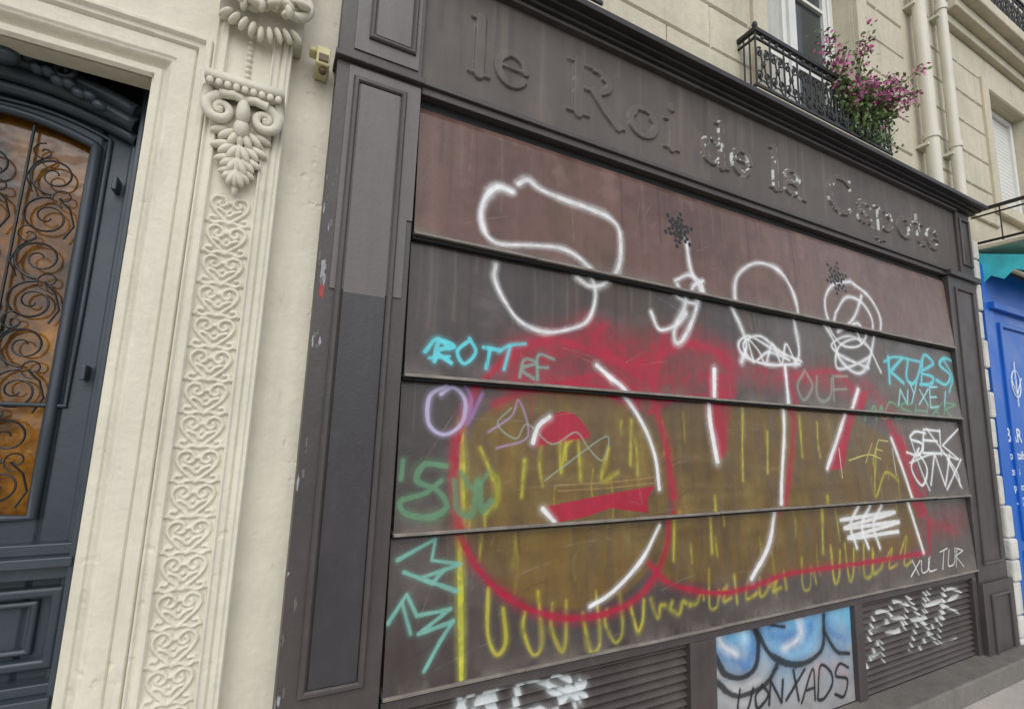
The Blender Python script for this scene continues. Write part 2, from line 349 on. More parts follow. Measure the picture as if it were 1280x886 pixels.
    for y in (604,611): c.stroke([(695,y+2),(760,y-2),(815,y-8)],.0025,S(190,150,90),.4,.5,.1)
    for pts,r in [([(744,457),(762,474)],.0125),([(760,472),(778,488),(803,528),(817,568),(821,610)],.010),([(666,553),(674,532),(688,521)],.010),([(676,635),(690,651)],.011),
        ([(826,657),(802,700),(766,738),(736,757)],.0095),([(890,462),(888,520),(895,576)],.014),([(979,458),(981,530),(975,600),(973,628)],.012),
        ([(971,640),(961,682),(938,722)],.013),([(1070,487),(1052,535),(1032,585)],.013),([(1115,548),(1130,600),(1152,690)],.012)]:
        c.stroke(pts,r,WHT,.96,.3,.25,vary=.2)
    for q in ((980,520),(890,520),(1115,560),(1048,560)):
        x,z=P(*q); c.stroke([(x,z),(x,z-.18)],.0035,WHT,.6,.4,.1,metres=True)
    # white loops on top
    for pts,r in [([(640,240),(622,234),(604,252),(600,282),(618,305),(660,308),(700,312),(726,328),(743,352),(744,378),(733,402),(710,412),(680,415),(650,402),(630,375),(619,348),(621,330)],.008),
        ([(604,290),(600,268),(607,246),(622,234),(640,240)],.011),
        ([(648,230),(660,225),(676,237),(705,250),(738,262),(762,274),(773,292),(771,330),(758,353),(738,357),(723,346)],.0105),
        ([(857,302),(861,340),(873,368),(868,395),(852,425),(843,427),(843,410),(856,385),(862,360),(875,352)],.011),([(840,352),(858,345),(873,356),(872,378),(850,372),(842,356)],.008),
        ([(814,390),(824,412),(845,406),(858,392)],.009),
        ([(925,452),(932,430),(925,405),(915,375),(920,345),(945,329),(972,338),(988,365),(994,400),(998,440),(992,455)],.010),
        ([(998,455),(960,456),(930,446),(922,430),(935,420),(955,430),(985,450),(960,440),(940,452),(928,430),(950,420),(975,440),(1000,452)],.007),
        ([(940,452),(935,425),(948,440),(955,455),(965,430),(975,455),(982,430),(992,452)],.006),
        ([(1062,352),(1040,356),(1028,375),(1030,400),(1042,425),(1050,450),(1068,466),(1082,460),(1092,430),(1097,400),(1085,372),(1062,352)],.009),
        ([(1040,392),(1056,372),(1076,380),(1087,405),(1078,430),(1055,432),(1038,410),(1040,392)],.007),
        ([(1085,460),(1052,445),(1040,430),(1065,420),(1090,440),(1070,455),(1045,460),(1050,432),(1080,425),(1100,465)],.007),
        ([(1075,370),(1065,395),(1048,415),(1068,405),(1078,430)],.007)]:
        c.stroke(pts,r,WHT,.9,.5,.38,vary=.4,grain=.15)
    # tags
    tag(c,'ROT',540,452,622,462,28,26,.0095,CYAN,.9,.3,seed=14,jit=.7)
    c.stroke([(530,440),(545,424),(560,436)],.008,CYAN,.9); c.stroke([(622,440),(636,432),(655,430)],.007,CYAN,.8); c.stroke([(636,434),(628,462)],.007,CYAN,.85); c.stroke([(535,448),(560,446)],.006,CYAN,.8)
    tag(c,'RF',648,470,690,474,24,28,.007,TEAL,.6,.2)
    c.stroke([(560,482),(538,495),(536,530),(556,543),(578,528),(582,500),(568,484),(552,492)],.008,S(190,180,215),.85,vary=.3)
    c.stroke([(582,480),(590,500),(584,530),(604,492)],.007,S(150,110,160),.8,vary=.3)
    GR=S(95,140,105)
    c.stroke([(556,582),(530,580),(520,600),(545,612),(556,632),(535,645),(505,640),(500,625),(530,615),(550,600)],.013,GR,.85,vary=.3)
    c.stroke([(503,575),(500,598)],.009,GR,.8); c.stroke([(566,600),(570,635),(588,640),(596,600),(600,636),(612,625)],.012,GR,.8,vary=.3)
    c.stroke([(575,590),(590,610),(610,590)],.009,GR,.7); c.stroke([(612,590),(622,600),(618,630)],.009,S(150,150,50),.7)
    T2=S(120,180,165)
    for q in ([(497,700),(545,674),(540,700),(575,705),(525,722),(570,738)],[(505,715),(540,728),(555,712)],[(484,778),(508,742),(520,768),(562,760),(522,790),(565,775)],[(565,775),(548,800),(528,835)]):
        c.stroke(q,.0075,T2,.88,.4,.15,smooth=False,vary=.3)
    c.stroke([(502,752),(512,790)],.006,T2,.8)
    tag(c,'KUBS',1110,478,1188,480,32,32,.013,CYAN,.9,.1,seed=3,over=1.1); c.stroke([(1180,448),(1190,470),(1185,490)],.009,CYAN,.8); c.stroke([(1105,452),(1120,446),(1150,452)],.009,CYAN,.8)
    tag(c,'NYXEI',1120,505,1186,508,22,20,.0065,S(150,215,220),.9,.1)
    tag(c,'MCSHXR',1084,524,1194,522,20,20,.006,S(95,165,120),.75,.1)
    tag(c,'OUF',990,498,1062,504,30,28,.009,S(150,155,140),.6,.15,seed=6)
    tag(c,'WIF',1062,576,1104,578,26,30,.0035,S(205,200,110),.8,.3)
    c.stroke([(1060,575),(1085,568),(1100,573)],.0035,S(205,200,110),.8)
    tag(c,'SEK',1134,566,1196,572,32,34,.008,WHT,.92,.1,seed=21,over=1.25); tag(c,'ONX',1140,606,1198,608,34,34,.008,WHT,.92,.05,seed=22,over=1.25)
    c.stroke([(1138,545),(1150,590),(1158,612)],.006,WHT,.85); c.stroke([(1160,536),(1192,588),(1196,606)],.007,WHT,.85); c.stroke([(1136,578),(1170,566),(1195,574)],.006,WHT,.85)
    c.stroke([(1052,650),(1120,640),(1056,660),(1124,652),(1060,672),(1122,664)],.012,WHT,.9,.4,.2)
    for xx in (1068,1082,1096): c.stroke([(xx+8,632),(xx-4,656),(xx+2,684)],.011,WHT,.9,.4,.2)
    tag(c,'XULTUR',1135,718,1203,704,20,20,.0045,S(220,220,215),.9,.1,0)
    # later scratches and scuffs over the paint
    for x,z,L,a,k in SCR:
        c.stroke([(x,z),(x+L*.5*math.cos(a),z+L*.5*math.sin(a)+.004),(x+L*math.cos(a),z+L*math.sin(a))],.0018,S(150,140,128) if k<.6 else S(36,32,31),.25+.3*k,.6,.0,metres=True,grain=.7)
    # perforated stars
    for cx,cy,rr in ((848,288,.105),(1045,348,.12)):
        x,z=P(cx,cy)
        for i in range(6):
            a=2*math.pi*i/6+.3
            for k,offs in ((.18,(0,)),(.42,(-.35,.35)),(.66,(-.18,.18)),(.95,(0,))):
                for off in offs:
                    xx,zz=x+rr*k*math.cos(a+off),z+rr*k*math.sin(a+off)
                    c.stroke([(xx,zz),(xx+.001,zz)],.0125,(.005,.005,.005),1,.25,0,metres=True,smooth=False)
# ================================================================ GROUND
g=MB(); g.box(-150,150,-150,150,-.3,-.12); g.make('ground',M_road)
pv=MB(); rd=random.Random(2)
y=-3.0; row=0
while y<.6:
    x=-12+ (row%2)*.5
    while x<16:
        pv.box(x+.004,x+.996,y+.004,y+.596,-.1,rd.uniform(-.0015,.0015)); x+=1.
    y+=.6; row+=1
pv.make('pavement',M_pave,bevel=.004)
pb=MB(); pb.box(-12,17,-3.0,.6,-.118,-.006); pb.make('pavement_bedding',M_curb)
k=MB(); x=-12
while x<17: k.box(x+.003,x+.997,-3.28,-3.003,-.119,.004); x+=1
k.make('kerb',M_curb,bevel=.012)
road=MB(); road.box(-60,60,-10,-3.281,-.119,-.114); road.make('road',M_road)
rm=MB()
for i in range(-10,10): rm.box(i*3,i*3+1.5,-6.6,-6.48,-.1135,-.110)
rm.make('road_marking',M_white)
# ================================================================ STONE BUILDING
B=empty('haussmann_apartment_building')
OX=-.455; OZ=2.76
def prof(d):
    y=np.full(d.shape,.06)
    y=np.where(d>.006,.045,y); y=np.where(d>.03,.052-.03*ss(.03,.06,d),y)
    y=np.where(d>.066,.016,y); y=np.where(d>.118,.026,y); y=np.where(d>.124,.006,y); y=np.where(d>.145,-.008,y); y=np.where(d>.163,.02,y)
    return y
def worn(X,Z):
    """hand-dressed unevenness, small chips in painted stone"""
    chips=ss(.70,.78,fbm(X,Z,.03,83,3))*ss(.5,.7,fbm(X,Z,.4,85,3))
    return .005*(fbm(X,Z,.15,4,5)-.5)+.003*chips
xs=np.arange(OX,.112,.0028); zs=np.arange(0,3.72,.0033); X,Z=np.meshgrid(xs,zs)
dc=np.where(Z>OZ,np.maximum(X-OX,Z-OZ),X-OX)
Y=prof(np.where((X-OX)<.17,dc,X-OX))
Y=np.where(dc>.163,.02,Y)
pil=(X>-.285)&(X<-.047)
yp=np.full(X.shape,-.018)
for a,bq,dy in ((-.277,-.270,.008),(-.254,-.246,-.008),(-.246,-.112,.010),(-.112,-.104,-.008),(-.084,-.078,.01),(-.062,-.056,.006)):
    yp=np.where((X>a)&(X<bq),-.018+dy,yp)
cw,ch=.134,.104
def heart_height(u,v):
    curves=[]
    for sg in (-1,1):
        curves.append([(0,-.052),(sg*.018,-.036),(sg*.042,-.012),(sg*.054,.012),(sg*.048,.032),(sg*.030,.040),(sg*.013,.030),(sg*.010,.013),(sg*.022,.004),(sg*.033,.012),(sg*.028,.021)])
        curves.append([(sg*.004,-.026),(sg*.016,-.012),(sg*.034,-.004)])
        curves.append([(sg*.0,.052),(sg*.02,.055),(sg*.040,.048),(sg*.058,.058)])
        curves.append([(sg*.061,-.05),(sg*.052,-.035),(sg*.040,-.036)])
    out=np.zeros(u.shape)
    for cv in curves:
        p=cat(cv,4)
        for i in range(len(p)-1):
            a,b_=p[i],p[i+1]; dx,dz=b_-a; L=dx*dx+dz*dz+1e-12
            for sh in (-ch,0,ch):
                t=np.clip(((u-a[0])*dx+(v-a[1]-sh)*dz)/L,0,1); dd=np.sqrt((u-a[0]-t*dx)**2+(v-a[1]-sh-t*dz)**2)
                out=np.maximum(out,np.sqrt(np.clip(1-(dd/.0062)**2,0,1)))
    for cx,cz,r in ((0,.020,.008),(0,-.008,.006),(0,-.052,.009)):
        for sh in (-ch,0,ch):
            dd=np.sqrt((u-cx)**2+(v-cz-sh)**2); out=np.maximum(out,np.sqrt(np.clip(1-(dd/r)**2,0,1)))
    return out
rows=int(round(ch/.0027)); vv=np.linspace(-ch/2,ch/2,rows,endpoint=False)
ci=np.where((xs>-.246)&(xs<-.112))[0]; U,V=np.meshgrid(xs[ci]+.179,vv); hc=heart_height(U,V)
zr=(zs+.01)%ch; idx=np.minimum((zr/ch*rows).astype(int),rows-1)
Xc_,Zc_=np.meshgrid(xs[ci],zs)
hz=hc[idx]*(.007+.007*fbm(Xc_,Zc_,.06,71,3))*((zs<2.37)[:,None])
yp[:,ci]-=hz
for zb in np.arange(2.80,2.98,.022):
    dd=np.sqrt((X+.178)**2+(Z-zb)**2); yp=yp-.012*np.sqrt(np.clip(1-(dd/.010)**2,0,1))
Y=np.where(pil,yp,Y); Y=np.where(X>=-.047,.06,Y)
Y=Y+worn(X,Z)
sheet('carved_door_surround',xs,zs,Y,None,M_cream,B)
xs2=np.arange(-1.345,OX+.004,.005); zs2=np.arange(OZ,3.72,.0035); X,Z=np.meshgrid(xs2,zs2)
sheet('moulded_lintel',xs2,zs2,prof(Z-OZ)+worn(X,Z),None,M_cream,B)
m=MB()
m.box(OX-.0,-.3,.075,.5,0,3.7); m.box(-.3,.43,.09,.5,0,3.7)
m.box(-1.345,OX,.075,.15,OZ+.002,3.7); m.box(-1.345,OX,.15,.5,2.98,3.7)
m.box(-1.60,-1.345,.01,.5,0,3.7); m.box(-8,-1.60,.06,.5,0,3.7)
m.make('ground_floor_wall',M_cream,B,bevel=.004)
def scroll(mb,cx,cz,r,sg,y,rad):
    p=spiral(cx,cz,r,1.6,math.pi/2,sg,y,30,.1); mb.tube(p,[rad*(1-.55*i/29) for i in range(30)],8)
    mb.ell((cx,y,cz),(r*.22,.012,r*.22))
cap=MB()
cx0=-.172
cap.box(cx0-.118,cx0+.118,-.085,.05,2.735,2.765); cap.box(cx0-.108,cx0+.108,-.072,.05,2.715,2.735)
cap.box(cx0-.085,cx0+.085,-.045,.05,2.60,2.715)
for sg in (-1,1):
    scroll(cap,cx0+sg*.066,2.650,.046,-sg,-.055,.019)
    cap.tube([(cx0+sg*.105,-.06,2.715),(cx0+sg*.11,-.055,2.68),(cx0+sg*.104,-.05,2.64)],.016,8)
    cap.tube([(cx0,-.06,2.70),(cx0+sg*.03,-.075,2.70),(cx0+sg*.07,-.07,2.695)],.015,8)
for i in range(9):
    t=(i-4)/4; cap.ell((cx0+t*.1,-.088,2.722),(.011,.008,.013))
cap.ell((cx0,-.06,2.655),(.022,.03,.048)); cap.ell((cx0,-.055,2.60),(.024,.025,.035))
for tier,(zc,w) in enumerate(((2.575,.062),(2.525,.055),(2.48,.04),(2.44,.024))):
    for sg in (-1,1):
        for kx in range(3):
            cap.ell((cx0+sg*w*(.3+.35*kx),-.03-.008*(2-kx),zc+.014*kx-.01),(.014,.018,.032),rot=sg*(.5+.35*kx))
    cap.ell((cx0,-.045,zc-.008),(.012,.02,.034))
cap.ell((cx0,-.03,2.40),(.010,.014,.026))
cap.make('carved_capital',M_cream,B,smooth=True)
up=MB(); zc=3.07; cx1=-.150
up.box(cx1-.13,cx1+.13,-.05,.05,3.0,3.7)
for sg in (-1,1):
    scroll(up,cx1+sg*.095,zc+.02,.055,-sg,-.09,.02)
rd=random.Random(3)
for i in range(60):
    a=rd.uniform(0,6.28); rr=rd.uniform(.0,.13); up.ell((cx1+rr*math.cos(a),-.075-rd.random()*.05,zc+.01+rr*.42*math.sin(a)),(.013,.018,.026),rot=rd.uniform(-1.4,1.4))
for i in range(9): up.ell((cx1+(i-4)*.027,-.06,2.997-.009*(4-abs(i-4))),(.011,.02,.028),rot=(i-4)*.2)
up.make('carved_console',M_cream,B,smooth=True)
def wall_holes(mb,x0,x1,y0,y1,z0,z1,holes):
    xc=sorted({x0,x1,*[h[0] for h in holes],*[h[1] for h in holes]}); zc=sorted({z0,z1,*[h[2] for h in holes],*[h[3] for h in holes]})
    for a,bq in zip(xc,xc[1:]):
        for c_,d_ in zip(zc,zc[1:]):
            mx,mz=(a+bq)/2,(c_+d_)/2
            if any(h[0]<mx<h[1] and h[2]<mz<h[3] for h in holes): continue
            mb.box(a,bq,y0,y1,c_,d_)
def ashlar(mb,x0,x1,z0,z1,holes,yf,yb,h=.3,w=.72,gap=.007,c=.01):
    z=z0; r=0
    while z<z1-.02:
        zt=min(z+h,z1); iv=[(x0,x1)]
        for hh in holes:
            if hh[2]<zt-.02 and hh[3]>z+.02:
                n=[]
                for a,bq in iv:
                    if hh[1]<=a or hh[0]>=bq: n.append((a,bq)); continue
                    if hh[0]>a: n.append((a,hh[0]))
                    if hh[1]<bq: n.append((hh[1],bq))
                iv=n
        for a,bq in iv:
            x=a; first=True
            while x<bq-.02:
                ww=w*(.5 if (first and r%2) else 1); xe=min(x+ww,bq)
                if bq-xe<.15: xe=bq
                mb.block(x+gap/2,xe-gap/2,yf+random.uniform(-.0025,.0025),yb,z+gap/2,zt-gap/2,c); x=xe; first=False
        z=zt; r+=1
ZW=3.70
holes=[(2.74,3.86,3.76,5.80),(.02,1.14,3.76,5.80),(2.74,3.86,6.7,8.7),(.02,1.14,6.7,8.7),(-2.6,-1.5,3.76,5.8),(-2.6,-1.5,6.7,8.7)]
m=MB(); wall_holes(m,-8,5.3,.08,.6,ZW,10.,holes); m.make('upper_wall',M_ash,B)
m=MB(); ashlar(m,-8,4.62,ZW,10,holes,.05,.085); ashlar(m,4.98,5.29,ZW,10,[],.03,.085,.3,.32); m.make('ashlar_blocks',M_ash,B)
def window(parent,h):
    x0,x1,z0,z1=h; w=MB(); cx=(x0+x1)/2
    w.frame(x0,x1,z0,z1,.06,.2,.27); w.box(cx-.04,cx+.04,.195,.26,z0+.05,z1-.05)
    for a,bq in ((x0+.06,cx-.04),(cx+.04,x1-.06)):
        w.frame(a,bq,z0+.06,z1-.06,.045,.215,.26)
        for zz in np.linspace(z0+.06,z1-.06,4)[1:-1]: w.box(a+.04,bq-.04,.222,.245,zz-.014,zz+.014)
    w.make('casement_frame',M_white,parent)
    g=MB(); g.box(x0+.02,x1-.02,.245,.25,z0+.02,z1-.02); g.make('window_glass',M_glassd,parent)
    s=MB(); s.box(x0+.001,x1-.001,.02,.2,z0-.06,z0-.001); s.make('window_sill',M_ash,parent,bevel=.006)
    t=MB(); t.frame(x0-.14,x1+.14,z0-.02,z1+.14,.135,.012,.09,.014); t.make('stone_architrave',M_ash,parent)
for h in holes: window(B,h)
xs3=np.arange(2.84,3.24,.006); zs3=np.arange(3.85,5.7,.05); X,Z=np.meshgrid(xs3,zs3)
sheet('curtain',xs3,zs3,.236+.006*np.sin(X*110),None,M_curt,B)
# ---------------- ironwork balconies
def balcony(name,x0,x1,z0,z1,y,parent=None,yb=.05,step=.13):
    E=empty(name); b=MB()
    for zz,r in ((z1,.013),(z0+.02,.009),(z1-.055,.006)):
        b.box(x0-.01,x1+.01,y-r,y+r,zz-r,zz+r)
        for xx in (x0,x1): b.box(xx-r,xx+r,y+r,yb,zz-r,zz+r)
    n=max(2,int((x1-x0)/step)); xsn=np.linspace(x0,x1,n+1)
    for i,x in enumerate(xsn):
        b.tube([(x,y,z0),(x,y,z1)],.006,6)
        if i<n:
            mx=(x+xsn[i+1])/2; hh=(z1-.06-z0-.02); r=min((xsn[i+1]-x)*.30,hh*.24); zc=z0+.02+hh/2
            for sg in (-1,1):
                b.tube(spiral(mx+sg*r*.75,zc+hh*.24,r*.85,1.5,math.pi/2+sg*.3,-sg,y,20,.15),.005,5)
                b.tube(spiral(mx+sg*r*.75,zc-hh*.24,r*.85,1.5,-math.pi/2-sg*.3,sg,y,20,.15),.005,5)
                b.tube([(mx+sg*r*.75,y,zc+hh*.24+r*.85),(mx+sg*.012,y,zc+.02),(mx+sg*.012,y,zc-.02),(mx+sg*r*.75,y,zc-hh*.24-r*.85)],.005,5)
            b.ell((mx,y,zc),(.018,.012,.022),n=8,m=6); b.ell((mx,y,z1-.028),(.016,.008,.016),n=8,m=6)
            b.tube([(x+(xsn[i+1]-x)*t,y,z0+.02+.05*math.sin(math.pi*t)) for t in np.linspace(0,1,9)],.0045,5)
    for x in (x0,x1):
        for yy in np.linspace(y,yb,4)[1:-1]: b.tube([(x,yy,z0),(x,yy,z1)],.0055,6)
        b.ell((x,y,z1+.03),(.018,.018,.024),n=8,m=6)
    b.make('wrought_iron_panel',M_iron,E,smooth=False)
    s=MB(); s.box(x0-.03,x1+.03,y-.02,yb-.002,z0-.05,z0-.012); s.make('balcony_ledge',M_ash,E,bevel=.008)
    return E
balcony('iron_window_balcony',2.47,3.98,3.74,4.14,-.07)
balcony('iron_window_balcony',-.22,1.29,3.74,4.14,-.07)
# ---------------- bougainvillea
PL=empty('bougainvillea_plant')
pot=MB(); pot.box(3.25,3.92,-.045,.03,3.76,3.93); pot.make('planter_box',M_terra,PL,bevel=.008)
st=MB(); lf=MB(); fl=MB(); rd=random.Random(11)
def leaf(mb,c,s):
    a=Vector((rd.gauss(0,1),rd.gauss(0,1),rd.gauss(0,1))).normalized(); bq=a.orthogonal().normalized(); bq.rotate(Matrix.Rotation(rd.random()*6.28,3,a))
    n=a.cross(bq); i=len(mb.v); c=Vector(c)
    mb.v+=[tuple(c),tuple(c+bq*s*.5+n*s*.32),tuple(c+bq*s),tuple(c+bq*s*.5-n*s*.32)]; mb.f+=[(i,i+1,i+2,i+3)]
for k in range(30):
    x=rd.uniform(3.25,3.85); p=Vector((x,rd.uniform(-.05,.0),3.9))
    ax=rd.gauss(.16,.42); L=rd.uniform(.3,.74); droop=rd.uniform(.0,.5); dy=rd.uniform(-.3,.02); pts=[]
    for i in range(12):
        t=i/11; pts.append(p+Vector((ax*L*t*1.25+ .02*math.sin(t*9+k),dy*t*L,L*(t*.95-droop*t*t*1.25))))
    st.tube(pts,[.006*(1-t/14) for t in range(12)],5)
    for i in range(2,12):
        q=pts[i]
        for j in range(8 if i<8 else 5): leaf(lf,q+Vector((rd.gauss(0,.035),rd.gauss(0,.03),rd.gauss(0,.035))),rd.uniform(.022,.045))
    for i in range(5,12):
        if rd.random()<.55:
            q=pts[i]+Vector((rd.gauss(0,.03),rd.gauss(0,.03)-.01,rd.gauss(0,.03)))
            for j in range(11): leaf(fl,q+Vector((rd.gauss(0,.022),rd.gauss(0,.02),rd.gauss(0,.022))),rd.uniform(.022,.036))
for k in range(500):
    leaf(lf,(rd.uniform(3.4,3.98),-.09+rd.gauss(0,.03),rd.uniform(3.75,4.1)),rd.uniform(.02,.04))
st.make('stems',M_stem,PL); lf.make('leaves',M_leaf,PL); fl.make('flower_bracts',M_flow,PL)
# ---------------- drain pipes
def pipe(x,y,r,z0,z1):
    E=empty('drain_pipe'); p=MB(); p.tube([(x,y,z0),(x,y,z1)],r,20)
    zz=z0+.5
    while zz<z1: p.tube([(x,y,zz-.025),(x,y,zz+.025)],r+.009,20); zz+=1.35
    p.make('pipe',M_pipe,E,smooth=False)
    b=MB(); zz=z0+.42
    while zz<z1: b.box(x-r-.02,x+r+.02,y,.08,zz-.012,zz+.012); zz+=1.35
    b.make('brackets',M_pipe,E)
pipe(4.80,-.01,.05,3.705,9.9); pipe(5.13,-.045,.04,3.705,9.9)
# ================================================================ DOOR
DR=empty('carved_wooden_door'); yD=.30; cxd=-.9
def arch(x): return 2.64-.85*(x-cxd)**2
xs4=np.arange(-1.345,-.452,.005); zs4=np.arange(0,2.985,.005); X,Z=np.meshgrid(xs4,zs4)
Y=np.full(X.shape,yD)
ax_=np.abs(X-cxd)
Y=np.where(ax_>.36,yD-.02,Y); Y=np.where(ax_>.405,yD-.05,Y)
Y=np.where((ax_>.275)&(ax_<.285),yD+.012,Y)
xm=(xs4[:-1]+xs4[1:])/2; zm=(zs4[:-1]+zs4[1:])/2; XM,ZM=np.meshgrid(xm,zm)
glass=(np.abs(XM-cxd)<.265)&(ZM>1.31)&(ZM<arch(XM))
sheet('door_leaf',xs4,zs4,Y,None,M_door,DR,mask=~glass)
gm=MB(); gm.box(cxd-.28,cxd+.28,yD+.035,yD+.045,1.28,2.68); gm.make('amber_glass_pane',M_amber,DR)
mo=MB()
xl=np.linspace(cxd-.265,cxd+.265,25); outl=[(x,yD-.004,arch(x)) for x in xl]+[(cxd+.265,yD-.004,1.31),(cxd-.265,yD-.004,1.31)]
out2=[]
for a,bq in zip(outl,outl[1:]+outl[:1]):
    for t in np.linspace(0,1,4,endpoint=False): out2.append(tuple(a[i]+(bq[i]-a[i])*t for i in range(3)))
mo.tube(out2,.017,8,closed=True)
mo.tube([(p[0]+(.035 if p[0]>cxd else -.035),p[1]-.0,p[2]+.035) for p in out2 if p[2]>1.32],.008,6)
xa=np.linspace(cxd-.38,cxd+.38,30)
for dz,r,yy in ((.085,.022,yD-.03),(.125,.030,yD-.06),(.165,.026,yD-.085)): mo.tube([(x,yy,arch(x)+dz-.02+.3*(x-cxd)**2) for x in xa],r,8)
mo.make('arched_mouldings',M_door,DR,smooth=True)
lo=MB()
for z0,z1,dy in ((1.20,1.235,.05),(1.17,1.20,.085),(1.13,1.17,.055),(.80,.83,.06),(.765,.80,.09),(.73,.765,.05),(.05,.22,.04)):
    lo.box(-1.33,-.50,yD-dy,yD+.01,z0,z1)
for a,bq in ((-1.30,-.915),(-.885,-.52)):
    lo.frame(a,bq,.86,1.10,.03,yD-.035,yD+.005); lo.frame(a+.06,bq-.06,.90,1.06,.02,yD-.02,yD+.005)
    lo.frame(a,bq,.26,.70,.03,yD-.035,yD+.005); lo.frame(a+.06,bq-.06,.32,.64,.02,yD-.02,yD+.005)
lo.box(-.568,-.552,yD-.05,yD,2.42,2.47); lo.box(-.568,-.552,yD-.05,yD,1.75,1.80)
lo.box(-.512,-.495,yD-.075,yD,0,2.95)
lo.make('rails_and_panels',M_door,DR,bevel=.005)
orn=MB()
for i in range(9):
    a=math.pi*(.08+.84*i/8); orn.ell((cxd+.05+.07*math.cos(a),yD-.13,2.76+.075*math.sin(a)),(.014,.02,.045),rot=a-math.pi/2)
orn.ell((cxd+.05,yD-.15,2.75),(.04,.03,.03))
for sg in (-1,1):
    for i in range(7): orn.ell((cxd+.05+sg*(.07+.028*i),yD-.125,2.745-.012*i+.012*(i%2)),(.022,.02,.017),rot=sg*-.5)
    orn.tube(spiral(cxd+.05+sg*.13,2.77,.035,1.4,math.pi/2,-sg,yD-.12,20,.15),.010,6)
orn.make('carved_shell_ornament',M_door,DR,smooth=True)
gr=MB(); yg=yD+.012
for x in (cxd-.088,cxd+.088): gr.tube([(x,yg,1.31),(x,yg,arch(x))],.0045,6)
gr.tube([(cxd+.245,yg,1.33),(cxd+.245,yg,2.56)],.0035,6); gr.tube([(cxd-.245,yg,1.33),(cxd-.245,yg,2.56)],.0035,6)
rowz=1.41; k=0
while rowz<2.62:
    for cxi in (-.165,0,.165):
        sg=1 if (k%2==0)==(cxi>=0) else -1
        R_=.070
        if rowz+R_<arch(cxd+cxi)-.0:
            gr.tube(spiral(cxd+cxi,rowz,R_,1.7,math.pi/2*sg,sg,yg-.006,34,.14),[.0042-.0017*i/33 for i in range(34)],5)
            gr.tube(spiral(cxd+cxi+.035*sg,rowz+.075,.034,1.2,-math.pi/2*sg,-sg,yg-.01,18,.2),.0026,5)
            gr.tube([(cxd+cxi+.02*sg,yg-.004,rowz+.07),(cxd+cxi+.055*sg,yg-.006,rowz+.035),(cxd+cxi+.072*sg,yg-.006,rowz-.02),(cxd+cxi+.05*sg,yg-.006,rowz-.07)],.0033,5)
    rowz+=.148; k+=1
gr.make('wrought_iron_grille',M_iron,DR)
# ================================================================ SHOPFRONT
SH=empty('closed_shopfront')
XL,XR=.44,4.80
m=MB(); m.box(.12,5.3,.07,.4,.0,3.69); m.make('shop_carcass',M_shopd,SH)
xg=[XL]
while xg[-1]<XR: xg.append(xg[-1]+.003+.0045*(xg[-1]-XL)/(XR-XL))
xg=np.array(xg)
seams=[.72,1.256,1.83,2.385,2.95]
for i in range(4):
    z0,z1=seams[i],seams[i+1]; zg=np.arange(z0,z1-.004,.003)
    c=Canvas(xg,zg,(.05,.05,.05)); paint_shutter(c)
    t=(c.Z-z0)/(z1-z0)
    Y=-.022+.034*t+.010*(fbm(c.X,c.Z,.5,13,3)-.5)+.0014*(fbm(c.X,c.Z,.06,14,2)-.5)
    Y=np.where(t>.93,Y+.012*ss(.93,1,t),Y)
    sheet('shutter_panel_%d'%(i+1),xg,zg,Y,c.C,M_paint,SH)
lip=MB()
rd=random.Random(12)
for zz in seams[:-1]:
    x=XL
    while x<XR:
        xe=min(x+.55,XR); dz=rd.uniform(-.0015,.0015); lip.box(x,xe-.0005,-.034+rd.uniform(-.002,.002),.05,zz-.010+dz,zz+.002+dz); x=xe
lip.make('panel_lips',mat('lip_highlight_paint',S(136,128,119),.4,.25,6,.1,90,streak=.25,dirt=.5),SH,bevel=.002)  # lips coloured pale to give the seams their highlight
gp=MB()
for zz in seams[:-1]: gp.box(XL,XR,-.012,.05,zz-.022,zz-.0115)  # near-black bars stand in for the shadow under each lip
gp.box(XL,XR,.03,.06,2.93,3.0)
gp.make('panel_gap_shade',M_dark,SH)
LET={}
def arc(cx,cz,rx,rz,a0,a1,n=16): return [(cx+rx*math.cos(math.radians(a0+(a1-a0)*i/(n-1))),cz+rz*math.sin(math.radians(a0+(a1-a0)*i/(n-1)))) for i in range(n)]
LET['l']=(.32,[([(.16,0),(.16,1)],.085),([(.02,.0),(.30,0)],.028),([(.04,.98),(.16,.98)],.03)])
LET['e']=(.64,[(arc(.32,.31,.22,.28,5,330,22),.06),(arc(.27,.31,.16,.24,110,250,12),.07),([(.1,.33),(.54,.33)],.028)])
LET['R']=(.92,[([(.18,0),(.18,1)],.10),(arc(.42,.75,.24,.22,90,-90),.055),(arc(.5,.75,.17,.15,60,-60),.07),([(.16,.98),(.42,.98)],.03),([(.16,.52),(.42,.52)],.03),([(.42,.52),(.62,.22),(.82,0)],.085),([(.02,0),(.34,0)],.028),([(.02,.98),(.2,.98)],.028),([(.78,0),(.92,0)],.028)])
LET['o']=(.68,[(arc(.33,.31,.24,.28,0,360,24),.05),(arc(.30,.31,.19,.2,130,230,10),.07),(arc(.36,.31,.19,.2,-50,50,10),.07)])
LET['i']=(.34,[([(.17,0),(.17,.6)],.085),([(.03,0),(.31,0)],.028),([(.04,.6),(.17,.6)],.028),([(.17,.88),(.171,.88)],.09)])
LET['d']=(.72,[(arc(.3,.3,.22,.28,0,360,24),.045),(arc(.28,.3,.17,.2,120,240,10),.07),([(.54,0),(.54,1)],.078),([(.40,.98),(.54,.98)],.028),([(.54,0),(.70,0)],.028)])
LET['a']=(.64,[(arc(.27,.16,.18,.14,0,360,20),.05),([(.47,.42),(.47,.05),(.62,0)],.07),(arc(.29,.4,.18,.2,0,150,12),.045),([(.13,.46),(.131,.46)],.07)])
